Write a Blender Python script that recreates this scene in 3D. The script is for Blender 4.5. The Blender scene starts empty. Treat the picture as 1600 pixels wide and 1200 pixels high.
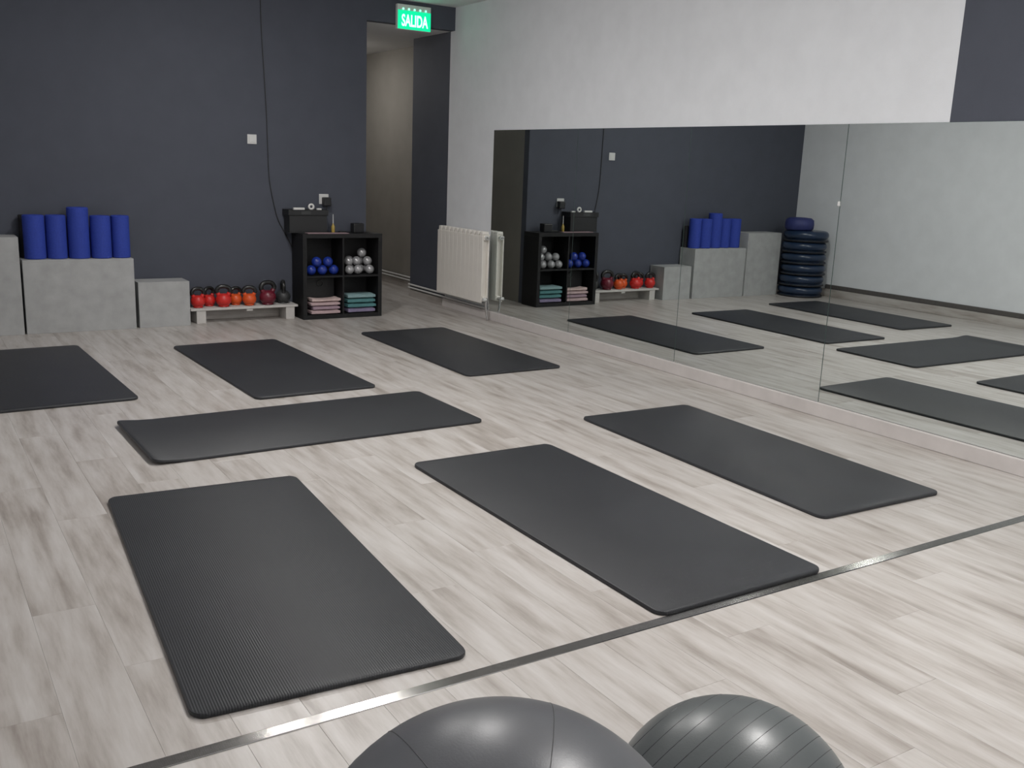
import bpy, bmesh, math, random
from mathutils import Matrix, Vector
random.seed(7)
scene = bpy.context.scene
COL = scene.collection

# ------------------------------------------------------------------ camera
CAM_H = 1.4316
F_PX = 1508.35
r_ = Vector((0.84394142, -0.53507105, 0.03823413))
u_ = Vector((0.08663112, 0.20628376, 0.97464971))
d_ = Vector((0.52939392, 0.819235, -0.22044521))
cd = bpy.data.cameras.new('camera')
cam = bpy.data.objects.new('camera', cd)
COL.objects.link(cam)
cd.sensor_width = 36.0
cd.sensor_fit = 'HORIZONTAL'
cd.lens = F_PX / 1600.0 * 36.0
cd.clip_start = 0.02
m = Matrix.Identity(4)
for i in range(3):
    m[i][0] = r_[i]; m[i][1] = u_[i]; m[i][2] = -d_[i]
m.translation = (0, 0, CAM_H)
cam.matrix_world = m
scene.camera = cam

# ------------------------------------------------------------------ world, exposure
w = bpy.data.worlds.new('world'); scene.world = w
w.use_nodes = True
w.node_tree.nodes['Background'].inputs[0].default_value = (0.5, 0.55, 0.62, 1)
w.node_tree.nodes['Background'].inputs[1].default_value = 0.05
vs = scene.view_settings
vs.view_transform = 'Standard'; vs.look = 'None'; vs.gamma = 1.0
vs.use_curve_mapping = False
vs.exposure = 0.0
LAMP = 150.0           # radiance of the room's ceiling bowls
LAMP_SPOTS = [(2.25, 6.55), (2.25, 4.25), (2.75, 1.60), (2.7, -0.8)]  # last spot is a guessed lamp, added unseen behind the camera
LAMP_GAIN = [0.85, 1.15, 1.40, 0.9]
CORRIDOR_GAIN = 0.55

# ------------------------------------------------------------------ room measures
XM = 4.725            # mirror face
XW = 4.732            # right wall face
XL = -0.29            # left wall face
YB = 8.57             # back wall face
YF = -1.60            # wall behind the camera
H = 2.88
DOOR_X = 3.815
DOOR_Z = 2.67
YT = 2.16             # metal strip

# ------------------------------------------------------------------ material helpers
def mat(name):
    mt = bpy.data.materials.new(name); mt.use_nodes = True
    nt = mt.node_tree
    return mt, nt, nt.nodes['Principled BSDF']

def lk(nt, a, b): nt.links.new(a, b)

def ramp(nt, fac, stops):
    n = nt.nodes.new('ShaderNodeValToRGB')
    cr = n.color_ramp
    while len(cr.elements) < len(stops): cr.elements.new(0.5)
    for e, (p, c) in zip(cr.elements, stops):
        e.position = p; e.color = (*c, 1)
    lk(nt, fac, n.inputs[0])
    return n

def noise(nt, vec, scale, detail=4, rough=0.55):
    n = nt.nodes.new('ShaderNodeTexNoise')
    n.inputs['Scale'].default_value = scale
    n.inputs['Detail'].default_value = detail
    n.inputs['Roughness'].default_value = rough
    if vec is not None: lk(nt, vec, n.inputs['Vector'])
    return n

def plain(name, col, rough=0.5, metal=0.0, var=0.08, scale=30, bump=0.0, bscale=200, spec=0.5, coat=0.0):
    """solid colour with a little mottling and fine relief"""
    mt, nt, b = mat(name)
    tc = nt.nodes.new('ShaderNodeTexCoord')
    nz = noise(nt, tc.outputs['Object'], scale)
    c0 = tuple(max(0, x * (1 - var)) for x in col); c1 = tuple(min(1, x * (1 + var)) for x in col)
    rp = ramp(nt, nz.outputs['Fac'], [(0.3, c0), (0.7, c1)])
    lk(nt, rp.outputs['Color'], b.inputs['Base Color'])
    b.inputs['Roughness'].default_value = rough
    b.inputs['Metallic'].default_value = metal
    b.inputs['Specular IOR Level'].default_value = spec
    b.inputs['Coat Weight'].default_value = coat
    if bump:
        n2 = noise(nt, tc.outputs['Object'], bscale, 3)
        bp = nt.nodes.new('ShaderNodeBump')
        bp.inputs['Strength'].default_value = bump
        bp.inputs['Distance'].default_value = 0.004
        lk(nt, n2.outputs['Fac'], bp.inputs['Height'])
        lk(nt, bp.outputs['Normal'], b.inputs['Normal'])
    return mt

def emit(name, col, strength):
    mt, nt, b = mat(name)
    b.inputs['Base Color'].default_value = (*[min(1, c) for c in col], 1)
    b.inputs['Emission Color'].default_value = (*col, 1)
    b.inputs['Emission Strength'].default_value = strength
    b.inputs['Roughness'].default_value = 0.4
    return mt

def laminate(name, along=1):
    """whitewashed oak laminate; grain runs along local axis `along`; each object gets its own offset"""
    mt, nt, b = mat(name)
    tc = nt.nodes.new('ShaderNodeTexCoord'); oi = nt.nodes.new('ShaderNodeObjectInfo')
    off = nt.nodes.new('ShaderNodeVectorMath'); off.operation = 'SCALE'
    comb = nt.nodes.new('ShaderNodeCombineXYZ')
    for i in range(3): lk(nt, oi.outputs['Random'], comb.inputs[i])
    lk(nt, comb.outputs[0], off.inputs[0]); off.inputs['Scale'].default_value = 57.0
    add = nt.nodes.new('ShaderNodeVectorMath'); add.operation = 'ADD'
    lk(nt, tc.outputs['Object'], add.inputs[0]); lk(nt, off.outputs[0], add.inputs[1])
    def mp(sx, sy, sz):
        q = nt.nodes.new('ShaderNodeMapping')
        q.inputs['Scale'].default_value = (sx, sy, sz)
        lk(nt, add.outputs[0], q.inputs['Vector']); return q.outputs[0]
    s = (16, 2.0, 16) if along == 1 else (2.0, 16, 16)
    n1 = noise(nt, mp(*s), 1.0, 5, 0.6)
    s2 = (75, 5, 75) if along == 1 else (5, 75, 75)
    n2 = noise(nt, mp(*s2), 1.0, 4, 0.6)
    n3 = noise(nt, mp(2.2, 0.9, 2.2), 1.0, 2, 0.5)
    m1 = nt.nodes.new('ShaderNodeMath'); m1.operation = 'MULTIPLY_ADD'
    lk(nt, n2.outputs['Fac'], m1.inputs[0]); m1.inputs[1].default_value = 0.18; lk(nt, n1.outputs['Fac'], m1.inputs[2])
    m2 = nt.nodes.new('ShaderNodeMath'); m2.operation = 'MULTIPLY_ADD'
    lk(nt, n3.outputs['Fac'], m2.inputs[0]); m2.inputs[1].default_value = 0.25; lk(nt, m1.outputs[0], m2.inputs[2])
    m3 = nt.nodes.new('ShaderNodeMath'); m3.operation = 'MULTIPLY_ADD'
    lk(nt, oi.outputs['Random'], m3.inputs[0]); m3.inputs[1].default_value = 0.03; lk(nt, m2.outputs[0], m3.inputs[2])
    rp = ramp(nt, m3.outputs[0], [(0.45, (0.225, 0.195, 0.172)), (0.61, (0.345, 0.312, 0.285)), (0.73, (0.43, 0.40, 0.375)), (0.91, (0.51, 0.485, 0.465))])
    lk(nt, rp.outputs['Color'], b.inputs['Base Color'])
    b.inputs['Roughness'].default_value = 0.37
    b.inputs['Specular IOR Level'].default_value = 0.85
    bp = nt.nodes.new('ShaderNodeBump'); bp.inputs['Strength'].default_value = 0.12; bp.inputs['Distance'].default_value = 0.001
    lk(nt, n2.outputs['Fac'], bp.inputs['Height']); lk(nt, bp.outputs['Normal'], b.inputs['Normal'])
    return mt

def mat_rubber():
    mt, nt, b = mat('mat_foam')
    tc = nt.nodes.new('ShaderNodeTexCoord')
    wv = nt.nodes.new('ShaderNodeTexWave'); wv.wave_type = 'BANDS'; wv.bands_direction = 'X'
    wv.inputs['Scale'].default_value = 42.0; wv.inputs['Distortion'].default_value = 0.0
    lk(nt, tc.outputs['Object'], wv.inputs['Vector'])
    nz = noise(nt, tc.outputs['Object'], 3.0, 4)
    rp = ramp(nt, nz.outputs['Fac'], [(0.3, (0.0195, 0.0208, 0.0242)), (0.7, (0.0245, 0.0262, 0.030))])
    lk(nt, rp.outputs['Color'], b.inputs['Base Color'])
    b.inputs['Roughness'].default_value = 0.50
    b.inputs['Specular IOR Level'].default_value = 0.42
    bp = nt.nodes.new('ShaderNodeBump'); bp.inputs['Strength'].default_value = 0.35; bp.inputs['Distance'].default_value = 0.0012
    lk(nt, wv.outputs['Fac'], bp.inputs['Height']); lk(nt, bp.outputs['Normal'], b.inputs['Normal'])
    return mt

M = {}
M['lam'] = laminate('laminate', 1)
M['lamx'] = laminate('laminate_x', 0)
M['skirt'] = plain('pale_skirting', (0.55, 0.515, 0.50), 0.45, var=0.06, scale=7)
M['sub'] = plain('subfloor', (0.16, 0.14, 0.125), 0.8)
M['wall_light'] = plain('paint_light_grey', (0.715, 0.73, 0.755), 0.75, var=0.03, scale=6, bump=0.25, bscale=260, spec=0.3)
M['wall_dark'] = plain('paint_charcoal', (0.069, 0.0755, 0.097), 0.7, var=0.05, scale=5, bump=0.25, bscale=260, spec=0.3)
M['wall_taupe'] = plain('paint_taupe', (0.24, 0.225, 0.20), 0.8, var=0.05, scale=4, bump=0.2, bscale=260, spec=0.3)
M['ceil'] = plain('ceiling_paint', (0.76, 0.76, 0.76), 0.85, var=0.02, scale=5, bump=0.1, bscale=200)
M['foam'] = mat_rubber()
M['mirror'] = plain('mirror_glass', (0.80, 0.845, 0.83), 0.0, 1.0, var=0.0)
M['glass_edge'] = plain('glass_edge', (0.12, 0.17, 0.155), 0.25, 0.0, var=0.05)
M['steel'] = plain('polished_steel', (0.42, 0.41, 0.395), 0.13, 1.0, var=0.08, scale=60)
M['grey_board'] = plain('grey_board', (0.36, 0.365, 0.365), 0.6, var=0.10, scale=9, bump=0.1, bscale=120)
M['blue_foam'] = plain('blue_foam', (0.026, 0.052, 0.32), 0.7, var=0.10, scale=80, bump=0.3, bscale=140, spec=0.3)
M['black_foam'] = plain('black_foam', (0.012, 0.012, 0.014), 0.75, var=0.1, scale=80, bump=0.2)
M['black_lam'] = plain('black_brown_laminate', (0.0085, 0.0085, 0.0095), 0.5, var=0.2, scale=25, spec=0.35)
M['black_pl'] = plain('black_plastic', (0.012, 0.0125, 0.014), 0.45, var=0.1, scale=40)
M['white_pl'] = plain('white_plastic', (0.62, 0.62, 0.61), 0.4, var=0.02)
M['white_paint'] = plain('white_painted_wood', (0.52, 0.50, 0.48), 0.5, var=0.05, scale=14)
M['enamel'] = plain('cream_enamel', (0.80, 0.765, 0.715), 0.35, var=0.02, scale=8)
M['chrome'] = plain('chrome', (0.6, 0.6, 0.6), 0.2, 1.0, var=0.05)
M['red'] = plain('red_vinyl', (0.56, 0.022, 0.018), 0.4, var=0.06)
M['orange'] = plain('orange_vinyl', (0.64, 0.085, 0.014), 0.4, var=0.06)
M['maroon'] = plain('maroon_vinyl', (0.13, 0.009, 0.022), 0.35, var=0.06)
M['iron'] = plain('grey_vinyl', (0.035, 0.037, 0.038), 0.5, var=0.1)
M['handle'] = plain('black_enamel', (0.012, 0.012, 0.012), 0.3, var=0.1)
M['ball_blue'] = plain('blue_ball', (0.013, 0.034, 0.25), 0.16, var=0.08, scale=20)
M['ball_silver'] = plain('silver_ball', (0.36, 0.36, 0.37), 0.2, 0.35, var=0.06, scale=20)
M['gym1'] = plain('grey_ball_vinyl', (0.108, 0.112, 0.122), 0.36, var=0.06, scale=5, bump=0.05, bscale=300)
M['gym2'] = plain('greygreen_ball_vinyl', (0.105, 0.116, 0.118), 0.35, var=0.06, scale=5, bump=0.05, bscale=300)
M['gym_line'] = plain('ball_groove', (0.030, 0.032, 0.034), 0.45)
M['navy'] = plain('navy_vinyl', (0.012, 0.027, 0.062), 0.28, var=0.1, scale=12)
M['navy_rim'] = plain('black_rim', (0.010, 0.012, 0.018), 0.45)
M['indigo'] = plain('indigo_cushion', (0.022, 0.030, 0.13), 0.6, var=0.12, scale=25, bump=0.2, bscale=90)
M['pink'] = plain('pink_terry', (0.50, 0.375, 0.385), 0.9, var=0.1, scale=40, bump=0.5, bscale=220, spec=0.1)
M['pinklt'] = plain('pale_pink_terry', (0.60, 0.47, 0.45), 0.9, var=0.1, scale=40, bump=0.5, bscale=220, spec=0.1)
M['mauve'] = plain('mauve_terry', (0.36, 0.265, 0.315), 0.9, var=0.1, scale=40, bump=0.5, bscale=220, spec=0.1)
M['teal'] = plain('teal_terry', (0.095, 0.225, 0.235), 0.9, var=0.1, scale=40, bump=0.5, bscale=220, spec=0.1)
M['teallt'] = plain('pale_aqua_terry', (0.24, 0.36, 0.375), 0.9, var=0.1, scale=40, bump=0.5, bscale=220, spec=0.1)
M['lilac'] = plain('lilac_terry', (0.25, 0.215, 0.33), 0.9, var=0.1, scale=40, bump=0.5, bscale=220, spec=0.1)
M['paper'] = plain('pinkish_paper', (0.32, 0.22, 0.24), 0.5, var=0.15, scale=18)
M['white_paper'] = plain('white_paper', (0.72, 0.71, 0.69), 0.6, var=0.03)
M['amber'] = plain('amber_bottle', (0.42, 0.30, 0.07), 0.25, var=0.1)
M['cable'] = plain('black_cable', (0.016, 0.016, 0.018), 0.5)
M['trim_dark'] = plain('brown_grey_strip', (0.085, 0.078, 0.075), 0.6, var=0.1)
M['green'] = emit('exit_green', (0.0, 0.66, 0.29), 1.1)
M['letter'] = emit('exit_letter', (0.42, 1.0, 0.78), 2.4)
M['led'] = emit('exit_led', (0.25, 1.0, 0.62), 2.2)

# ------------------------------------------------------------------ mesh helpers
def box(bm, x0, x1, y0, y1, z0, z1, bev=0.0, seg=2):
    vs_ = [bm.verts.new((x, y, z)) for z in (z0, z1) for y in (y0, y1) for x in (x0, x1)]
    fs = [(0, 2, 3, 1), (4, 5, 7, 6), (0, 1, 5, 4), (2, 6, 7, 3), (0, 4, 6, 2), (1, 3, 7, 5)]
    faces = [bm.faces.new([vs_[i] for i in f]) for f in fs]
    if bev > 0:
        es = list({e for f in faces for e in f.edges})
        bmesh.ops.bevel(bm, geom=es, offset=bev, segments=seg, profile=0.5, affect='EDGES')
    return faces

def lathe(bm, prof, n=32, cx=0, cy=0, cz=0):
    """prof: list of (radius, z); closes at radius 0"""
    rings = []
    for (r, z) in prof:
        if r <= 1e-6: rings.append([bm.verts.new((cx, cy, cz + z))])
        else: rings.append([bm.verts.new((cx + r * math.cos(2 * math.pi * k / n), cy + r * math.sin(2 * math.pi * k / n), cz + z)) for k in range(n)])
    for a, b in zip(rings[:-1], rings[1:]):
        for k in range(n):
            k2 = (k + 1) % n
            if len(a) == 1 and len(b) == 1: continue
            if len(a) == 1: bm.faces.new((a[0], b[k], b[k2]))
            elif len(b) == 1: bm.faces.new((a[k], b[0], a[k2]))
            else: bm.faces.new((a[k], b[k], b[k2], a[k2]))

def tube(bm, pts, r, n=10, closed=False):
    P = [Vector(p) for p in pts]; rings = []
    up = None
    for i, p in enumerate(P):
        if closed: t = P[(i + 1) % len(P)] - P[i - 1]
        elif i == 0: t = P[1] - P[0]
        elif i == len(P) - 1: t = P[-1] - P[-2]
        else: t = P[i + 1] - P[i - 1]
        t.normalize()
        if up is None:
            up = Vector((0, 0, 1)) if abs(t.z) < 0.9 else Vector((1, 0, 0))
        a = t.cross(up); a.normalize(); b = a.cross(t); b.normalize(); up = b
        rr = r[i] if isinstance(r, (list, tuple)) else r
        rings.append([bm.verts.new(p + rr * (a * math.cos(2 * math.pi * k / n) + b * math.sin(2 * math.pi * k / n))) for k in range(n)])
    cnt = len(rings)
    for i in range(cnt if closed else cnt - 1):
        A, B = rings[i], rings[(i + 1) % cnt]
        for k in range(n): bm.faces.new((A[k], A[(k + 1) % n], B[(k + 1) % n], B[k]))
    if not closed:
        bm.faces.new(rings[0][::-1]); bm.faces.new(rings[-1])

def smooth_pts(pts, sub=6):
    """Catmull-Rom through pts"""
    P = [Vector(p) for p in pts]; out = []
    for i in range(len(P) - 1):
        p0 = P[max(i - 1, 0)]; p1 = P[i]; p2 = P[i + 1]; p3 = P[min(i + 2, len(P) - 1)]
        for k in range(sub):
            t = k / sub
            out.append(0.5 * ((2 * p1) + (-p0 + p2) * t + (2 * p0 - 5 * p1 + 4 * p2 - p3) * t * t + (-p0 + 3 * p1 - 3 * p2 + p3) * t ** 3))
    out.append(P[-1])
    return out

def to_mesh(name, bm, mats, smooth=False):
    bmesh.ops.recalc_face_normals(bm, faces=bm.faces)
    me = bpy.data.meshes.new(name)
    if smooth:
        for f in bm.faces: f.smooth = True
        if smooth != 'all':
            for e in bm.edges:
                if len(e.link_faces) == 2 and e.calc_face_angle(0) > math.radians(38): e.smooth = False
    bm.to_mesh(me); bm.free()
    for mm in (mats if isinstance(mats, (list, tuple)) else [mats]): me.materials.append(mm)
    return me

def obj(name, bm, mats, parent=None, loc=(0, 0, 0), rotz=0.0, smooth=False):
    me = bm if isinstance(bm, bpy.types.Mesh) else to_mesh(name, bm, mats, smooth)
    o = bpy.data.objects.new(name, me); COL.objects.link(o)
    o.location = loc; o.rotation_euler = (0, 0, rotz)
    if parent is not None: o.parent = parent
    return o

def tag(o, label, cat, group=None):
    o['label'] = label; o['category'] = cat
    if group: o['group'] = group
    return o

def thing(name, label, cat, loc=(0, 0, 0), rotz=0.0, group=None):
    o = bpy.data.objects.new(name, None); COL.objects.link(o)
    o.empty_display_size = 0.05
    o.location = loc; o.rotation_euler = (0, 0, rotz)
    return tag(o, label, cat, group)

def struct(o, label=None):
    o['kind'] = 'structure'
    if label: o['label'] = label
    return o

NB = bmesh.new

# ================================================================== SETTING
# floor: subfloor slab + laminate planks
bm = NB()
box(bm, XL - 0.1, XW, YF - 0.1, 8.66, -0.10, -0.012)
box(bm, DOOR_X - 0.1, 5.2, 8.66, 12.6, -0.10, -0.012)
floor = struct(obj('floor', bm, M['sub']), 'whitewashed grey oak laminate floor')
PW, PL = 0.1863, 1.285
plank_meshes = {}
def plank(x0, x1, y0, y1):
    wd, ln = round(x1 - x0, 4), round(y1 - y0, 4)
    if ln < 0.03 or wd < 0.02: return
    key = (wd, ln)
    if key not in plank_meshes:
        b = NB(); g = 0.0002; hw, hl = wd / 2 - g, ln / 2 - g; c = 0.0007
        lo = [b.verts.new((sx * hw, sy * hl, -0.012)) for sx, sy in ((-1, -1), (1, -1), (1, 1), (-1, 1))]
        md = [b.verts.new((sx * hw, sy * hl, -0.0005)) for sx, sy in ((-1, -1), (1, -1), (1, 1), (-1, 1))]
        hi = [b.verts.new((sx * (hw - c), sy * (hl - c), 0.0)) for sx, sy in ((-1, -1), (1, -1), (1, 1), (-1, 1))]
        for A, B in ((lo, md), (md, hi)):
            for k in range(4): b.faces.new((A[k], A[(k + 1) % 4], B[(k + 1) % 4], B[k]))
        b.faces.new(hi); b.faces.new(lo[::-1])
        plank_meshes[key] = to_mesh('plank', b, M['lam'])
    obj('plank', plank_meshes[key], None, floor, ((x0 + x1) / 2, (y0 + y1) / 2, 0))

def lay(x0, x1, y0, y1, seed):
    rnd = random.Random(seed)
    n = round((x1 - x0) / PW); wd = (x1 - x0) / n
    for k in range(n):
        y = y0 - [0.0, 0.45, 0.9, 0.25, 0.7][k % 5] - 0.12 * rnd.random()
        while y < y1:
            plank(x0 + k * wd, x0 + (k + 1) * wd, max(y, y0), min(y + PL, y1)); y += PL
lay(XL, XW - 0.004, YT + 0.004, 8.66, 3)
lay(XL, XW - 0.004, YF, YT - 0.004, 5)
lay(DOOR_X, 5.03, 8.66, 12.5, 9)

# ceiling
bm = NB(); box(bm, XL - 0.1, 5.2, YF - 0.1, 8.66, H, H + 0.1)
struct(obj('ceiling', bm, M['ceil']), 'plain pale ceiling')
bm = NB(); box(bm, DOOR_X, 5.2, 8.66, 12.6, DOOR_Z, DOOR_Z + 0.1)
struct(obj('ceiling_corridor', bm, M['ceil']), 'low ceiling of the corridor beyond the opening')

# back wall with the opening
bm = NB()
box(bm, XL - 0.1, DOOR_X, YB, 8.66, 0, H)
box(bm, DOOR_X, XW, YB, 8.66, DOOR_Z, H)
struct(obj('wall_back', bm, M['wall_dark']), 'charcoal painted wall with an open doorway')
# left and front walls
bm = NB(); box(bm, XL - 0.1, XL, YF, YB, 0, H)
struct(obj('wall_left', bm, M['wall_light']), 'light grey painted wall opposite the mirrors')
bm = NB(); box(bm, XL - 0.1, XW + 0.1, YF - 0.1, YF, 0, H)
struct(obj('wall_front', bm, M['wall_light']), 'light grey wall opposite the charcoal wall')
# right wall: charcoal band, light grey, charcoal return in the opening
bm = NB(); box(bm, XW, XW + 0.1, 3.20, 8.655, 0, H)
struct(obj('wall_right', bm, M['wall_light']), 'light grey wall carrying the mirrors')
bm = NB(); box(bm, XW, XW + 0.1, YF, 3.20, 0, H)
struct(obj('wall_right_band', bm, M['wall_dark']), 'charcoal painted stretch of the mirror wall')
bm = NB(); box(bm, XW, XW + 0.1, 8.655, 9.45, 0, DOOR_Z)
struct(obj('wall_right_return', bm, M['wall_dark']), 'charcoal wall just inside the opening')
bm = NB(); box(bm, XW + 0.1, 5.13, 9.35, 9.45, 0, DOOR_Z)
struct(obj('wall_corridor_corner', bm, M['wall_dark']), 'short charcoal corner wall in the corridor')
# corridor walls
bm = NB(); box(bm, 5.03, 5.13, 9.45, 12.5, 0, DOOR_Z)
struct(obj('wall_corridor_right', bm, M['wall_taupe']), 'taupe corridor wall with white pipes')
bm = NB(); box(bm, DOOR_X - 0.1, DOOR_X, 8.66, 12.5, 0, DOOR_Z)
struct(obj('wall_corridor_left', bm, M['wall_taupe']), 'taupe corridor wall beyond the opening')
bm = NB(); box(bm, DOOR_X - 0.1, 5.13, 12.5, 12.6, 0, DOOR_Z)
struct(obj('wall_corridor_end', bm, M['wall_taupe']), 'far end wall of the corridor')

# baseboards and trims
def skirting(name, x0, x1, y0, y1, h, mt, label):
    b = NB(); box(b, x0, x1, y0, y1, 0.0, h, 0.003, 1)
    return struct(obj(name, b, mt), label)
skirting('baseboard_right', XW - 0.030, XW, YF, 8.655, 0.086, M['skirt'], 'pale skirting under the mirrors')
skirting('baseboard_left', XL, XL + 0.016, YF, YB - 0.016, 0.098, M['lam'], 'laminate skirting along the light grey wall')
skirting('baseboard_back', XL, DOOR_X, YB - 0.015, YB, 0.086, M['lamx'], 'laminate skirting along the charcoal wall')
skirting('baseboard_return', XW - 0.012, XW, 8.655, 9.45, 0.078, M['lam'], 'laminate skirting under the pipes inside the opening')
skirting('baseboard_corridor', 5.012, 5.03, 9.45, 12.5, 0.08, M['lam'], 'laminate skirting of the corridor')
b = NB(); box(b, XL, XL + 0.022, YF, 7.98, 0.099, 0.15, 0.004, 1)  # darker brown grey band along the left wall, just above the skirting
struct(obj('trim_2', b, M['trim_dark']), 'brown grey strip above the skirting')
# metal transition strip, fine lengthwise ribs
b = NB(); NPR = 14 * 8; prev = None
for k in range(NPR + 1):
    t = -1 + 2 * k / NPR
    y = YT + 0.021 * t; z = 0.0030 + 0.0001 * math.cos(2 * math.pi * 14 * (t + 1) / 2) - 0.0024 * max(0.0, abs(t) - 0.93) / 0.07
    cur = (b.verts.new((XL, y, z)), b.verts.new((XW - 0.031, y, z)))
    if prev: b.faces.new((prev[0], prev[1], cur[1], cur[0]))
    else: first = cur
    prev = cur
lo = [b.verts.new((XL, YT - 0.021, 0)), b.verts.new((XW - 0.031, YT - 0.021, 0)), b.verts.new((XW - 0.031, YT + 0.021, 0)), b.verts.new((XL, YT + 0.021, 0))]
b.faces.new(lo); b.faces.new((first[0], first[1], lo[1], lo[0])); b.faces.new((prev[0], prev[1], lo[2], lo[3]))
strip = struct(obj('trim_1', b, M['steel'], smooth=True), 'polished metal threshold strip across the floor')

# ================================================================== MIRRORS
seams = [7.78, 6.478, 5.157, 3.836, 2.515, 1.194]
where = ['the one nearest the radiator', 'second from the radiator', 'third from the radiator', 'fourth from the radiator', 'fifth from the radiator, added out of view to bounce light']  # last panel lies out of view, added as a reflector for bounce light
for k in range(5):
    y1, y0 = seams[k], seams[k + 1]
    t = thing('wall_mirror', 'frameless wall mirror panel, ' + where[k], 'mirror', (XW, (y0 + y1) / 2, 0.088), 0, 'mirror panels along the wall')
    hw = (y1 - y0) / 2 - 0.0016
    b = NB(); box(b, -0.006, 0.0, -hw, hw, 0, 1.653)
    obj('backing', b, M['glass_edge'], t)
    b = NB(); v = [b.verts.new(p) for p in ((-0.007, -hw + .001, 0.001), (-0.007, hw - .001, 0.001), (-0.007, hw - .001, 1.652), (-0.007, -hw + .001, 1.652))]
    b.faces.new(v[::-1])
    gl = obj('mirror_glass', b, M['mirror'], t)
    if k == 2:
        b = NB(); box(b, -0.013, -0.0075, -hw - 0.004, -hw + 0.014, 1.185, 1.212, 0.002, 1)
        obj('mirror_clip', b, M['white_pl'], t)

# ================================================================== CEILING LAMPS
names = ['above the mats near the charcoal wall', 'above the crosswise mat', 'above the metal strip', 'above the floor behind the gym balls, a guess added out of view']
def bowl_lamp(x, y, z, r, g, label, group):
    t = thing('ceiling_light', label, 'lamp', (x, y, z), 0, group)
    b = NB(); lathe(b, [(0, 0), (r + 0.012, 0), (r + 0.014, -0.006), (r + 0.014, -0.016), (r + 0.008, -0.020), (0, -0.020)], 40)
    obj('base_plate', b, M['white_pl'], t, smooth=True)
    b = NB(); dpt = r * 0.32
    lathe(b, [(r * math.cos(a), -0.0205 - dpt * math.sin(a)) for a in [math.pi / 2 * q / 10 for q in range(10)]] + [(0, -0.0205 - dpt)], 40)
    obj('opal_bowl', b, emit('opal_glass', (1.0, 0.975, 0.95), LAMP * g), t, smooth='all')
for (x, y), g, nm in zip(LAMP_SPOTS, LAMP_GAIN, names):
    bowl_lamp(x, y, H, 0.165, g, 'round opal ceiling light ' + nm, 'ceiling lights of the room')
bowl_lamp(4.12, 10.6, DOOR_Z, 0.12, CORRIDOR_GAIN, 'small round opal light added unseen to brighten the corridor', None)  # no lamp is seen here; added to light the corridor walls and ceiling

# ================================================================== EXERCISE MATS
def mat_mesh(L, W, R=0.045, curl=None):
    T = 0.016
    ss = [0.0, 0.002, 0.006, 0.012, 0.02, 0.03, R]
    n = 24
    ss = ss + [R + (L - 2 * R) * k / n for k in range(1, n)] + [L - s for s in ss[::-1]]
    def hw(s):
        e = min(s, L - s)
        if e >= R: return W / 2
        q = R - e
        return W / 2 - R + math.sqrt(max(R * R - q * q, 0))
    b = NB(); rings = []
    for s in ss:
        h = hw(s); e = min(s, L - s); dz = curl(s, L) if curl else 0.0
        top = T if e >= 0.006 else (T - 0.005 + 0.005 * math.sqrt(max(0, 1 - (1 - e / 0.006) ** 2)))
        lo = 0.0 if e >= 0.004 else 0.003 * (1 - e / 0.004)
        pr = [(-h + 0.004, lo), (-h, 0.004), (-h, T - 0.006), (-h + 0.002, top - 0.0015), (-h + 0.006, top), (h - 0.006, top), (h - 0.002, top - 0.0015), (h, T - 0.006), (h, 0.004), (h - 0.004, lo)]
        rings.append([b.verts.new((x, s - L / 2, z + dz)) for x, z in pr])
    for A, B in zip(rings[:-1], rings[1:]):
        for k in range(10): b.faces.new((A[k], A[(k + 1) % 10], B[(k + 1) % 10], B[k]))
    b.faces.new(rings[0]); b.faces.new(rings[-1][::-1])
    return to_mesh('exercise_mat', b, M['foam'], True)
def curl_end(s, L):
    q = max(0.0, 1 - s / 0.20)
    return 0.016 * q * q
flat = mat_mesh(1.82, 0.80)
curled = mat_mesh(1.82, 0.80, curl=curl_end)
def ends(near, far):
    a = Vector(near); b_ = Vector(far); c = (a + b_) / 2; d = b_ - a
    return (c.x, c.y, 0.0), -math.atan2(d.x, d.y)
mats = [
    ((0.945, 2.275), (1.065, 4.09), flat, 'black ribbed exercise mat ending at the metal strip, the one farther from the mirrors'),
    ((2.425, 2.20), (2.425, 3.98), flat, 'black exercise mat touching the metal strip, between two parallel mats'),
    ((3.665, 2.55), (3.715, 4.36), flat, 'black exercise mat alongside the mirrors, near the metal strip'),
    ((0.945, 4.905), (2.735, 4.94), curled, 'black exercise mat lying crosswise to the others, one end curling up'),
    ((0.755, 5.81), (0.695, 7.63), flat, 'black exercise mat in front of the wide grey box with blue rollers'),
    ((2.165, 5.565), (2.11, 7.365), flat, 'black exercise mat in front of the white kettlebell bench'),
    ((3.665, 5.635), (3.66, 7.425), flat, 'black exercise mat in front of the black cube shelf'),
]
for nr, fr, me, lab in mats:
    loc, rz = ends(nr, fr)
    tag(obj('exercise_mat', me, None, None, loc, rz), lab, 'exercise mat', 'black exercise mats on the floor')

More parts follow.
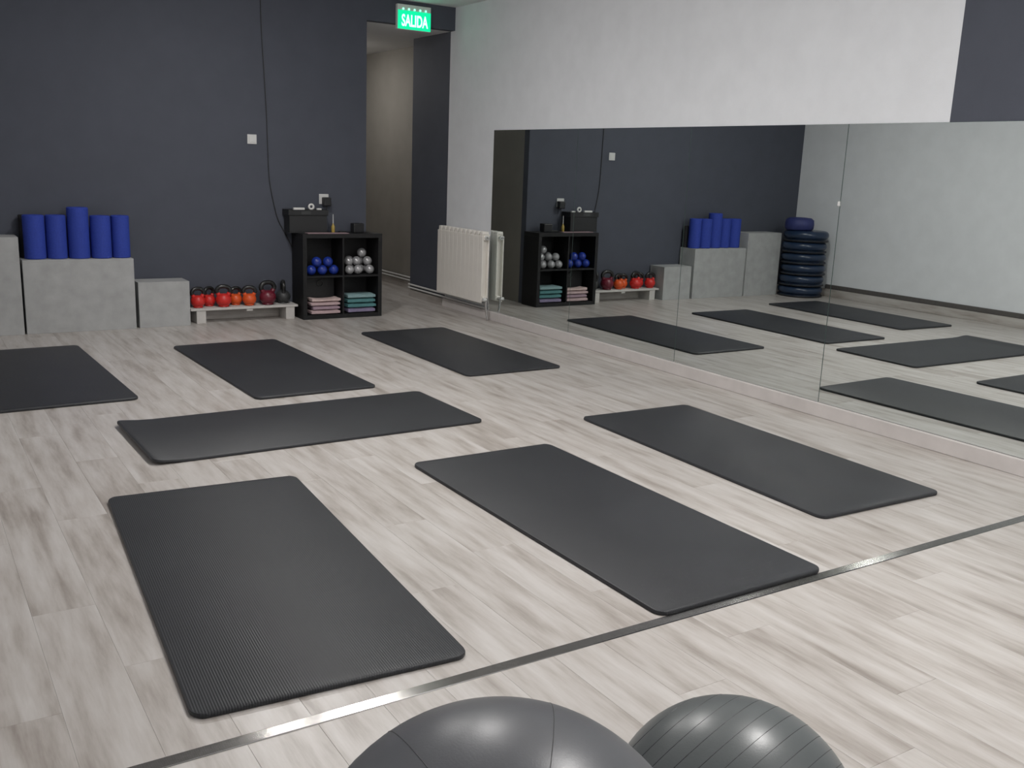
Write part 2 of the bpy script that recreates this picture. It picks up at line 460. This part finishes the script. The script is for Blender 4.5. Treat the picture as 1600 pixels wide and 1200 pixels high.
# ================================================================== GYM BALLS
def gym_ball(name, c, a, h, rings, mt, label, lw):
    """oblate ball resting on the floor; rings: (axis, offset) of each groove"""
    t = thing(name, label, 'gym ball', (c[0], c[1], 0))
    b = NB(); bmesh.ops.create_uvsphere(b, u_segments=72, v_segments=48, radius=1.0)
    for v in b.verts: v.co = Vector((v.co.x * a, v.co.y * a, h + v.co.z * h))
    # flattened contact patch
    for v in b.verts:
        if v.co.z < 0.003: v.co.z = 0.0
    obj('ball', b, mt, t, smooth='all')
    for axis, s in rings:
        ax = Vector(axis).normalized(); p = ax.orthogonal().normalized(); q = ax.cross(p)
        cr = math.sqrt(1 - s * s); b = NB(); pts = []
        for k in range(96):
            an = 2 * math.pi * k / 96
            v = ax * s + (p * math.cos(an) + q * math.sin(an)) * cr
            v = v * 0.9992
            pts.append((v.x * a, v.y * a, max(h + v.z * h, 0.003)))
        tube(b, pts, lw, 6, True)
        obj('groove', b, M['gym_line'], t, smooth='all')
    return t
gym_ball('gym_ball', (0.688, 1.040), 0.322, 0.320, [((0.921, -0.033, 0.389), 0.0), ((0.782, -0.589, -0.205), 0.0)], M['gym1'], 'large dark grey gym ball with two seams, touching the smaller ball', 0.0008)
gym_ball('gym_ball', (1.244, 1.100), 0.238, 0.234, [((0.213, -0.852, -0.478), -0.877 + 0.1235 * k) for k in range(14)], M['gym2'], 'smaller grey green gym ball with parallel grooves', 0.0006)

# ================================================================== GREY BOXES
def plyo(x0, x1, y0, y1, h, label):
    t = thing('plyo_box', label, 'box', ((x0 + x1) / 2, (y0 + y1) / 2, 0), 0, 'grey plyometric boxes')
    hx, hy, e = (x1 - x0) / 2, (y1 - y0) / 2, 0.015
    for nm, a in (('front_panel', (-hx, hx, -hy, -hy + e, 0, h - e)), ('back_panel', (-hx, hx, hy - e, hy, 0, h - e)),
                  ('side_panel', (-hx, -hx + e, -hy + e, hy - e, 0, h - e)), ('side_panel', (hx - e, hx, -hy + e, hy - e, 0, h - e)),
                  ('top_panel', (-hx, hx, -hy, hy, h - e, h))):
        b = NB(); box(b, *a, 0.0012, 1); obj(nm, b, M['grey_board'], t)
    return t
plyo(0.25, 0.815, 8.29, 8.55, 0.755, 'tallest grey box, between the wide box and the stack of domes')
plyo(0.832, 1.648, 8.295, 8.55, 0.577, 'wide grey box with blue foam rollers standing on it')
plyo(1.676, 2.088, 8.305, 8.55, 0.378, 'lowest grey box, beside the white kettlebell bench')

# ================================================================== FOAM ROLLERS
def roller(x, y, r, h, mt, label, group='blue foam rollers on the wide box', z=0.577):
    b = NB(); e = 0.006
    lathe(b, [(0, 0), (r - e, 0), (r, e), (r, h - e), (r - e, h), (r * .30, h), (r * .28, h - 0.03), (0, h - 0.03)], 36)
    t = tag(obj('foam_roller', b, mt, None, (x, y, z), smooth=True), label, 'foam roller', group)
    return t
roller(0.942, 8.415, 0.079, 0.340, M['blue_foam'], 'blue foam roller at the tall box end of the row')
roller(1.100, 8.420, 0.076, 0.340, M['blue_foam'], 'blue foam roller second from the tall box')
roller(1.262, 8.410, 0.080, 0.402, M['blue_foam'], 'tallest blue foam roller, in the middle of the row')
roller(1.426, 8.400, 0.078, 0.338, M['blue_foam'], 'blue foam roller between the tallest roller and the end one')
roller(1.577, 8.405, 0.070, 0.340, M['blue_foam'], 'blue foam roller at the low box end of the row')
roller(1.612, 8.508, 0.036, 0.250, M['black_foam'], 'thin black foam roller standing behind the blue ones', None)
roller(0.876, 8.516, 0.030, 0.335, M['black_foam'], 'thin black foam roller in the corner beside the tall box', None)

# ================================================================== STACK OF DOMES
def dome(z, k, lab, dx, dy):
    t = thing('balance_dome', lab, 'balance dome', (0.010 + dx, 8.125 + dy, z), k * 0.5, 'stacked balance domes')
    b = NB(); lathe(b, [(0, 0), (0.255, 0), (0.268, 0.006), (0.270, 0.016), (0.264, 0.024), (0, 0.024)], 56)
    obj('platform', b, M['navy_rim'], t, smooth=True)
    b = NB(); pr = [(0.256, 0.024)]
    for q in range(0, 11):
        a = math.pi * q / 10 - math.pi / 2
        pr.append((0.216 + 0.052 * math.cos(a), 0.080 + 0.051 * math.sin(a)))
    pr += [(0.15, 0.1325), (0, 0.133)]
    lathe(b, pr, 56); obj('dome', b, M['navy'], t, smooth='all')
lv = ['lowest of the stack, on the floor', 'second from the floor in the stack', 'third from the floor in the stack', 'fourth from the floor in the stack', 'fifth from the floor in the stack', 'topmost of the stack, under the round cushion']
for k in range(6):
    dome(k * 0.1335, k, 'navy blue balance dome, ' + lv[k], 0.004 * math.sin(k * 2.1), 0.006 * math.cos(k * 1.7))
b = NB(); lathe(b, [(0, 0), (0.150, 0), (0.168, 0.02), (0.172, 0.07), (0.165, 0.12), (0.135, 0.145), (0.06, 0.152), (0, 0.152)], 40)
tag(obj('round_cushion', b, M['indigo'], None, (0.10, 8.16, 6 * 0.1335), smooth='all'), 'round indigo cushion on top of the dome stack', 'cushion')

# ================================================================== KETTLEBELL BENCH
BT = 0.132
t = thing('kettlebell_bench', 'low white wooden bench holding the kettlebells', 'bench', (2.58, 8.46, 0))
for y0, y1 in ((-0.105, -0.038), (-0.034, 0.030), (0.034, 0.092)):
    b = NB(); box(b, -0.475, 0.478, y0, y1, 0.112, BT, 0.002, 1); obj('board', b, M['white_paint'], t)
for x in (-0.425, 0.368):
    b = NB(); box(b, x, x + 0.080, -0.098, 0.086, 0, 0.112, 0.002, 1); obj('leg', b, M['white_paint'], t)
b = NB(); box(b, 0.01, 0.065, -0.098, 0.086, 0.092, 0.112, 0.002, 1); obj('batten', b, M['white_paint'], t)

def kettlebell(x, y, r, rot, mt, label, hs=1.0):
    t = thing('kettlebell', label, 'kettlebell', (x, y, BT), rot, 'kettlebells on the white bench')
    k = r / 0.065
    b = NB()
    pr = [(0, 0), (0.036, 0), (0.046, 0.006)]
    for q in range(1, 12):
        a = -1.05 + 1.98 * q / 11
        pr.append((0.065 * math.cos(a), 0.060 + 0.060 * math.sin(a)))
    pr += [(0.028, 0.112), (0, 0.114)]
    lathe(b, [(rr * k, z * k) for rr, z in pr], 32)
    # two horns flaring up from the shoulders, part of the body casting
    for s in (-1, 1):
        tube(b, [(s * 0.030 * k, 0, 0.088 * k), (s * 0.042 * k, 0, 0.106 * k), (s * 0.052 * k, 0, 0.124 * k)], [0.020 * k, 0.0185 * k, 0.0165 * k], 12)
    obj('body', b, mt, t, smooth=True)
    b = NB()
    pts = smooth_pts([(-0.0515 * k, 0, 0.121 * k), (-0.056 * k, 0, (0.140 * hs) * k), (-0.044 * k, 0, (0.162 * hs) * k), (-0.018 * k, 0, (0.174 * hs) * k), (0.018 * k, 0, (0.174 * hs) * k), (0.044 * k, 0, (0.162 * hs) * k), (0.056 * k, 0, (0.140 * hs) * k), (0.0515 * k, 0, 0.121 * k)], 4)
    tube(b, pts, 0.0178 * k, 12)
    obj('handle', b, M['handle'], t, smooth='all')
kettlebell(2.186, 8.428, 0.061, 0.1, M['red'], 'red kettlebell at the end of the bench by the low grey box')
kettlebell(2.300, 8.494, 0.056, 0.5, M['red'], 'small red kettlebell set back between two other red ones', 1.05)
kettlebell(2.405, 8.420, 0.066, -0.1, M['red'], 'larger red kettlebell beside the orange ones')
kettlebell(2.533, 8.492, 0.056, 0.3, M['orange'], 'orange kettlebell set back between a red and an orange one')
kettlebell(2.637, 8.432, 0.060, -0.15, M['orange'], 'orange kettlebell beside the maroon one')
kettlebell(2.803, 8.430, 0.074, 0.15, M['maroon'], 'large dark maroon kettlebell with a black handle')
kettlebell(2.962, 8.478, 0.066, 1.35, M['iron'], 'dark grey kettlebell at the end beside the cube shelf', 1.1)

# ================================================================== CUBE SHELF
KX, KY, KW, KH, KD = 3.077, 8.270, 0.770, 0.770, 0.280
sh = thing('cube_shelf', 'black four-cube shelf standing by the doorway', 'shelf', (KX, KY, 0))
E_, I_ = 0.038, 0.016
def shp(nm, a):
    b = NB(); box(b, *a, 0.0012, 1); return obj(nm, b, M['black_lam'], sh)
shp('side_panel', (0, E_, 0, KD, 0, KH - E_)); shp('side_panel', (KW - E_, KW, 0, KD, 0, KH - E_))
shp('top_panel', (0, KW, 0, KD, KH - E_, KH)); shp('bottom_panel', (E_, KW - E_, 0, KD, 0, E_))
MX = KW / 2
shp('divider', (MX - I_ / 2, MX + I_ / 2, 0, KD, E_, KH / 2 - I_ / 2)); shp('divider', (MX - I_ / 2, MX + I_ / 2, 0, KD, KH / 2 + I_ / 2, KH - E_))
shp('shelf_board', (E_, KW - E_, 0.0, KD, KH / 2 - I_ / 2, KH / 2 + I_ / 2))
shp('back_panel', (E_, KW - E_, KD - 0.008, KD, E_, KH - E_))
SZ = KH / 2 + I_ / 2 + 0.0006      # upper cubby floor

def small_ball(x, y, z, r, mt, name, label, group):
    b = NB(); bmesh.ops.create_uvsphere(b, u_segments=28, v_segments=18, radius=r)
    return tag(obj(name, b, mt, None, (x, y, z), smooth='all'), label, 'ball', group)
R1 = 0.046
g = 'blue toning balls in the cube shelf'
by = KY + 0.075
lowx = [3.180, 3.286, 3.396]
for x, wh in zip(lowx, ('beside the outer panel', 'in the middle', 'nearest the divider')):
    small_ball(x, by, SZ + R1, R1, M['ball_blue'], 'toning_ball', 'small blue ball in the lower row of the shelf pile, ' + wh, g)
for x, wh in zip((3.233, 3.341), ('towards the outer panel', 'towards the divider')):
    dx = 0.0545; dz = math.sqrt((2 * R1) ** 2 - dx * dx)
    small_ball(x, by, SZ + R1 + dz + 0.0005, R1, M['ball_blue'], 'toning_ball', 'small blue ball in the upper row of the shelf pile, ' + wh, g)
g = 'silver toning balls in the cube shelf'
R2 = 0.043
dz2 = 0.0745
FB, MB_, BB = 'small silver ball in the bottom layer, ', 'small silver ball in the middle layer, ', 'small silver ball at the back of the bottom layer'
sb = [(3.545, 0.060, 0, FB + 'front one by the divider'), (3.634, 0.068, 0, FB + 'front one in the middle'), (3.748, 0.062, 0, FB + 'front one by the outer panel'),
      (3.590, 0.150, 0, BB), (3.684, 0.148, 0, BB), (3.764, 0.150, 0, BB),
      (3.556, 0.104, 1, MB_ + 'nearest the divider'), (3.640, 0.116, 1, MB_ + 'between two others'), (3.745, 0.106, 1, MB_ + 'nearest the outer panel'),
      (3.700, 0.186, 1, 'small silver ball at the back of the middle layer'), (3.596, 0.190, 1, 'small silver ball at the back of the middle layer'), (3.700, 0.135, 2, 'small silver ball topping the pile in the shelf')]
for x, dy, lv_, lab in sb:
    small_ball(x, KY + dy, SZ + R2 + lv_ * dz2, R2, M['ball_silver'], 'toning_ball', lab, g)

# folded towels
def towel(x0, x1, y0, y1, z, h, mt, label, group, seed, sag=0.0):
    rnd = random.Random(seed); b = NB()
    nx, ny = 16, 8; W_, D_ = x1 - x0, y1 - y0
    ph = rnd.random() * 6
    top = []; bot = []
    for i in range(nx + 1):
        rt, rb = [], []
        for j in range(ny + 1):
            u, v = i / nx, j / ny
            ex = min(u, 1 - u) * W_; ey = min(v, 1 - v) * D_
            rr = h * 0.32
            fx = math.sqrt(max(0, 1 - (1 - min(ex / rr, 1)) ** 2)); fy = math.sqrt(max(0, 1 - (1 - min(ey / rr, 1)) ** 2))
            k = max(0.55, min(fx, 1) * min(fy, 1))
            wv = 0.0022 * math.sin(u * 9 + ph) * math.sin(v * 5 + ph)
            s = sag * (1 - (2 * u - 1) ** 2)
            zt = z + h / 2 + h / 2 * k + (wv - 0.0023 - s) * k
            zb = z + h / 2 - h / 2 * k
            xx = x0 + u * W_ + 0.003 * math.sin(v * 7 + ph); yy = y0 + v * D_ + 0.003 * math.sin(u * 8 + ph * 2)
            rt.append(b.verts.new((xx, yy, zt))); rb.append(b.verts.new((xx, yy, zb)))
        top.append(rt); bot.append(rb)
    for i in range(nx):
        for j in range(ny):
            b.faces.new((top[i][j], top[i + 1][j], top[i + 1][j + 1], top[i][j + 1]))
            b.faces.new((bot[i][j], bot[i][j + 1], bot[i + 1][j + 1], bot[i + 1][j]))
    for i in range(nx):
        b.faces.new((top[i][0], bot[i][0], bot[i + 1][0], top[i + 1][0])); b.faces.new((top[i][ny], top[i + 1][ny], bot[i + 1][ny], bot[i][ny]))
    for j in range(ny):
        b.faces.new((top[0][j], top[0][j + 1], bot[0][j + 1], bot[0][j])); b.faces.new((top[nx][j], bot[nx][j], bot[nx][j + 1], top[nx][j + 1]))
    return tag(obj('folded_towel', b, mt, None, smooth=True), label, 'towel', group)
g = 'folded pink towels in the shelf'
z = E_ + 0.0006
for k, (mt, h, a, lab) in enumerate([(M['pink'], 0.040, (3.165, 3.440), 'folded pink towel at the bottom of the pile'), (M['mauve'], 0.036, (3.178, 3.436), 'folded mauve towel second in the pile'),
                                     (M['pink'], 0.036, (3.160, 3.440), 'folded pink towel third in the pile'), (M['pinklt'], 0.040, (3.168, 3.444), 'folded pale pink towel on top of the pile, sagging')]):
    towel(a[0], a[1], KY + 0.018 + 0.004 * k, KY + 0.165, z, h, mt, lab, g, 10 + k, 0.017 if k == 3 else 0.002); z += h + 0.0004
g = 'folded blue green towels in the shelf'
z = E_ + 0.0006
for k, (mt, h, a, lab) in enumerate([(M['lilac'], 0.046, (3.520, 3.790), 'folded lilac towel at the bottom of the pile'), (M['teal'], 0.044, (3.514, 3.793), 'folded teal towel second in the pile'),
                                     (M['teal'], 0.044, (3.512, 3.790), 'folded teal towel third in the pile'), (M['teallt'], 0.040, (3.515, 3.794), 'folded pale aqua towel on top of the pile')]):
    towel(a[0], a[1], KY + 0.018, KY + 0.20, z, h, mt, lab, g, 20 + k, 0.003); z += h + 0.0004
# dark storage box behind the pink towels with a ring pull
t = thing('storage_box', 'black storage box with a ring pull behind the pink towels', 'storage box', (3.29, KY + 0.22, E_ + 0.0006))
b = NB(); box(b, -0.155, 0.155, -0.045, 0.045, 0, 0.318, 0.006, 2); obj('body', b, M['black_pl'], t)
b = NB(); tube(b, [(0.012 + 0.028 * math.cos(2 * math.pi * k / 28), -0.0495, 0.266 + 0.028 * math.sin(2 * math.pi * k / 28)) for k in range(28)], 0.0055, 8, True)
o = obj('ring_pull', b, M['iron'], t, smooth='all')

# things on the shelf
TZ = KH
t = thing('black_crate', 'black plastic crate of odds and ends on the cube shelf', 'crate', (3.182, 8.478, TZ))
def crate_wall(a): 
    b = NB(); box(b, *a, 0.0015, 1); return obj('side_panel', b, M['black_pl'], t)
hx, hy, ch = 0.176, 0.072, 0.205
b = NB(); box(b, -hx, hx, -hy, hy, 0, 0.006); obj('base', b, M['black_pl'], t)
crate_wall((-hx, hx, -hy, -hy + 0.006, 0.006, ch)); crate_wall((-hx, hx, hy - 0.006, hy, 0.006, ch))
crate_wall((-hx, -hx + 0.006, -hy + 0.006, hy - 0.006, 0.006, ch)); crate_wall((hx - 0.006, hx, -hy + 0.006, hy - 0.006, 0.006, ch))
b = NB()
for a in ((-hx - 0.012, hx + 0.012, -hy - 0.010, -hy, ch - 0.05, ch), (-hx - 0.012, hx + 0.012, hy, hy + 0.010, ch - 0.05, ch), (-hx - 0.012, -hx, -hy, hy, ch - 0.05, ch), (hx, hx + 0.012, -hy, hy, ch - 0.05, ch)):
    box(b, *a, 0.002, 1)
rim = obj('rim', b, M['black_pl'], t)
b = NB(); box(b, -0.07, 0.02, -hy - 0.0125, -hy - 0.0095, ch - 0.042, ch - 0.012, 0.001, 1); obj('label_holder', b, M['iron'], rim)
# contents
b = NB(); box(b, -0.052, 0.052, -0.012, 0.012, 0, 0.215, 0.003, 1)
tag(obj('white_carton', b, M['white_paper'], None, (3.108, 8.445, TZ + 0.0065)), 'white carton sticking up out of the black crate', 'carton')
b = NB()
tube(b, [(0.021 * math.cos(2 * math.pi * k / 28), 0, 0.021 * math.sin(2 * math.pi * k / 28) + 0.030) for k in range(28)], 0.009, 10, True)
tag(obj('tape_roll', b, M['white_paper'], None, (3.225, 8.446, TZ + 0.2005), smooth='all'), 'white roll of tape on top of the crate contents', 'tape')
b = NB(); box(b, -0.028, 0.034, -0.014, 0.020, 0, 0.1945, 0.004, 2)
tag(obj('black_pouch', b, M['black_foam'], None, (3.225, 8.450, TZ + 0.0065)), 'black pouch inside the crate under the tape roll', 'pouch')
b = NB(); box(b, -0.022, 0.022, -0.012, 0.012, 0, 0.210, 0.003, 1)
tag(obj('white_tube', b, M['white_paper'], None, (3.300, 8.450, TZ + 0.0065)), 'short white tube poking out at the corner of the crate', 'tube')
# magazine, bottle, dark gadget, small black speaker
b = NB(); box(b, -0.19, 0.20, -0.045, 0.040, 0, 0.006, 0.001, 1)
tag(obj('magazine', b, M['paper'], None, (3.325, KY + 0.062, TZ), -0.02), 'thin pinkish magazine lying along the shelf edge', 'magazine')
t = thing('spray_bottle', 'small amber bottle with a tall thin applicator on the shelf', 'bottle', (3.432, 8.440, TZ))
b = NB(); lathe(b, [(0, 0), (0.014, 0), (0.016, 0.003), (0.016, 0.055), (0.007, 0.072), (0.006, 0.082), (0, 0.082)], 20); obj('body', b, M['amber'], t, smooth=True)
b = NB(); lathe(b, [(0, 0.082), (0.0045, 0.082), (0.0035, 0.13), (0.003, 0.165), (0, 0.166)], 12); obj('applicator', b, M['white_pl'], t, smooth=True)
b = NB(); box(b, -0.035, 0.035, -0.018, 0.018, 0, 0.012, 0.003, 2)
tag(obj('phone', b, M['black_pl'], None, (3.530, 8.455, TZ), 0.1), 'dark phone lying flat on the shelf behind the magazine', 'phone')
t = thing('small_speaker', 'small black cube speaker on the doorway end of the shelf', 'speaker', (3.662, 8.42, TZ))
b = NB(); box(b, -0.052, 0.052, -0.045, 0.045, 0, 0.086, 0.008, 2); obj('body', b, M['black_pl'], t)
b = NB(); box(b, -0.042, 0.042, -0.0475, -0.0445, 0.010, 0.076, 0.001, 1); obj('grille', b, M['black_foam'], t)

# ================================================================== WALL FITTINGS
t = thing('light_switch', 'white square light switch on the charcoal wall', 'switch', (2.732, YB, 1.570))
b = NB(); box(b, -0.041, 0.041, -0.010, 0, -0.041, 0.041, 0.004, 2); pl = obj('plate', b, M['white_pl'], t)
b = NB(); box(b, -0.027, 0.027, -0.014, -0.0095, -0.027, 0.027, 0.002, 1); obj('rocker', b, M['white_pl'], pl)
t = thing('wall_socket', 'white wall socket above the cube shelf', 'socket', (3.392, YB, 1.065))
b = NB(); box(b, -0.046, 0.046, -0.010, 0, -0.046, 0.046, 0.004, 2); obj('plate', b, M['white_pl'], t)
t = thing('power_adapter', 'black power adapter plugged into the white socket', 'adapter', (3.405, YB - 0.0105, 1.047))
b = NB(); box(b, -0.036, 0.036, -0.060, 0, -0.042, 0.036, 0.008, 2); obj('body', b, M['black_pl'], t)
b = NB(); tube(b, smooth_pts([(0, -0.035, -0.040), (-0.002, -0.03, -0.12), (-0.01, -0.028, -0.20), (-0.004, -0.03, -0.2705)], 6), 0.004, 8); obj('cord', b, M['cable'], t, smooth='all')
b = NB()
tube(b, smooth_pts([(2.828, YB - 0.005, 2.875), (2.834, YB - 0.005, 2.494), (2.852, YB - 0.005, 2.1), (2.866, YB - 0.005, 1.78), (2.872, YB - 0.005, 1.5), (2.882, YB - 0.005, 1.231), (2.918, YB - 0.006, 1.02), (2.958, YB - 0.007, 0.87), (3.030, YB - 0.008, 0.735), (3.090, YB - 0.009, 0.60), (3.110, YB - 0.009, 0.40)], 6), 0.0042, 8)
tag(obj('wall_cable', b, M['cable'], None, smooth='all'), 'thin black cable hanging down the charcoal wall behind the shelf', 'cable')

# exit sign
SX0, SX1, SZ0, SZ1 = 4.100, 4.446, 2.622, 2.842
t = thing('exit_sign', 'lit green exit sign reading SALIDA over the doorway', 'sign', ((SX0 + SX1) / 2, YB - 0.0005, SZ0))
sw, shh = (SX1 - SX0) / 2, SZ1 - SZ0
b = NB(); box(b, -sw, sw, -0.042, 0, 0, shh, 0.003, 1); obj('casing', b, M['white_pl'], t)
b = NB(); box(b, -sw + 0.004, sw - 0.004, -0.048, -0.0425, 0.004, shh - 0.052, 0.001, 1); panel = obj('panel', b, M['green'], t)
fc = bpy.data.curves.new('salida', 'FONT'); fc.body = 'SALIDA'; fc.size = 0.112; fc.align_x = 'CENTER'; fc.extrude = 0.0008; fc.offset = 0.0022; fc.space_character = 1.02
fo = bpy.data.objects.new('salida_tmp', fc); COL.objects.link(fo)
bpy.context.view_layer.update()
me = bpy.data.meshes.new_from_object(fo.evaluated_get(bpy.context.evaluated_depsgraph_get()))
bpy.data.objects.remove(fo)
xs = [v.co.x for v in me.vertices]; ys_ = [v.co.y for v in me.vertices]
kx = 0.270 / (max(xs) - min(xs)); ky = 0.106 / (max(ys_) - min(ys_))
mx_, my_ = (max(xs) + min(xs)) / 2, min(ys_)
for v in me.vertices:
    x, y, zz = v.co
    v.co = ((x - mx_) * kx + 0.004, -0.0490 - zz, 0.028 + (y - my_) * ky)
me.materials.clear(); me.materials.append(M['letter'])
obj('lettering', me, None, panel)
for k in range(5):
    b = NB(); lathe(b, [(0, -0.004), (0.008, -0.003), (0.009, 0), (0.008, 0.003), (0, 0.004)], 14)
    for v in b.verts: v.co = Vector((v.co.x, v.co.z, v.co.y))
    obj('led', b, M['led'], t, (-0.115 + 0.058 * k, -0.0465, shh - 0.040), smooth=True)

# ================================================================== RADIATOR
RY0, RY1 = 7.725, 8.605
t = thing('radiator', 'cream ribbed radiator on the wall beside the doorway', 'radiator', (XW, (RY0 + RY1) / 2, 0))
NS = 11; pw = (RY1 - RY0) / NS
bm = NB()
hw = pw / 2 - 0.0006
box(bm, -0.124, -0.114, -hw, hw, 0.165, 0.785, 0.0012, 1)        # front plate
box(bm, -0.114, -0.050, -0.006, 0.006, 0.180, 0.790)             # web
box(bm, -0.108, -0.060, -hw * 0.98, hw * 0.98, 0.175, 0.225, 0.008, 2)   # lower header
box(bm, -0.108, -0.060, -hw * 0.98, hw * 0.98, 0.745, 0.795, 0.008, 2)   # upper header
box(bm, -0.058, -0.048, -hw, hw, 0.180, 0.800, 0.003, 1)          # back plate
box(bm, -0.118, -0.052, -hw * 0.72, hw * 0.72, 0.797, 0.826, 0.006, 2)   # top vane
box(bm, -0.118, -0.110, -hw * 0.72, hw * 0.72, 0.770, 0.812, 0.002, 1)
sec = to_mesh('section', bm, M['enamel'], True)
for k in range(NS):
    obj('section', sec, None, t, (0, -(RY1 - RY0) / 2 + (k + 0.5) * pw, 0))
ye = -(RY1 - RY0) / 2
b = NB(); tube(b, [(-0.084, ye + 0.004, 0.200), (-0.084, ye - 0.040, 0.200)], 0.017, 16); tube(b, [(-0.084, ye - 0.026, 0.205), (-0.084, ye - 0.026, 0.130), (-0.060, ye - 0.026, 0.0)], 0.010, 12)
vlv = obj('valve', b, M['chrome'], t, smooth=True)
b = NB(); tube(b, [(-0.120, ye - 0.028, 0.200), (-0.084, ye - 0.028, 0.200)], 0.016, 16); obj('valve_knob', b, M['white_pl'], vlv, smooth=True)
b = NB(); tube(b, [(-0.084, ye + 0.004, 0.770), (-0.084, ye - 0.022, 0.770)], 0.020, 16); ecap = obj('end_cap', b, M['white_pl'], t, smooth=True)
b = NB(); tube(b, [(-0.084, ye - 0.022, 0.770), (-0.084, ye - 0.036, 0.770), (-0.10, ye - 0.036, 0.775)], 0.008, 12); obj('bleed_valve', b, M['chrome'], ecap, smooth=True)
for yy in (-0.25, 0.25):
    b = NB(); box(b, -0.050, -0.001, yy - 0.012, yy + 0.012, 0.70, 0.74); obj('bracket', b, M['enamel'], t)

# heating pipes
def pipe(x, y0, y1, z, mt, label):
    b = NB(); tube(b, [(x, y0, z), (x, y1, z)], 0.010, 12)
    for yy in [y0 + 0.12 + 0.6 * i for i in range(int((y1 - y0) / 0.6) + 1) if y0 + 0.12 + 0.6 * i < y1]:
        box(b, x, x + 0.021 if x < 4.8 else x + 0.03, yy - 0.006, yy + 0.006, z - 0.004, z + 0.004)
    tag(obj('heating_pipe', b, mt, None, smooth=True), label, 'pipe', 'white heating pipes along the corridor side')
pipe(4.711, 7.80, 9.44, 0.133, M['white_pl'], 'upper heating pipe along the charcoal wall by the radiator')
pipe(4.711, 7.80, 9.44, 0.099, M['white_pl'], 'lower heating pipe along the charcoal wall by the radiator')
pipe(5.000, 9.47, 12.45, 0.132, M['white_pl'], 'upper heating pipe along the taupe corridor wall')
pipe(5.000, 9.47, 12.45, 0.098, M['white_pl'], 'lower heating pipe along the taupe corridor wall')
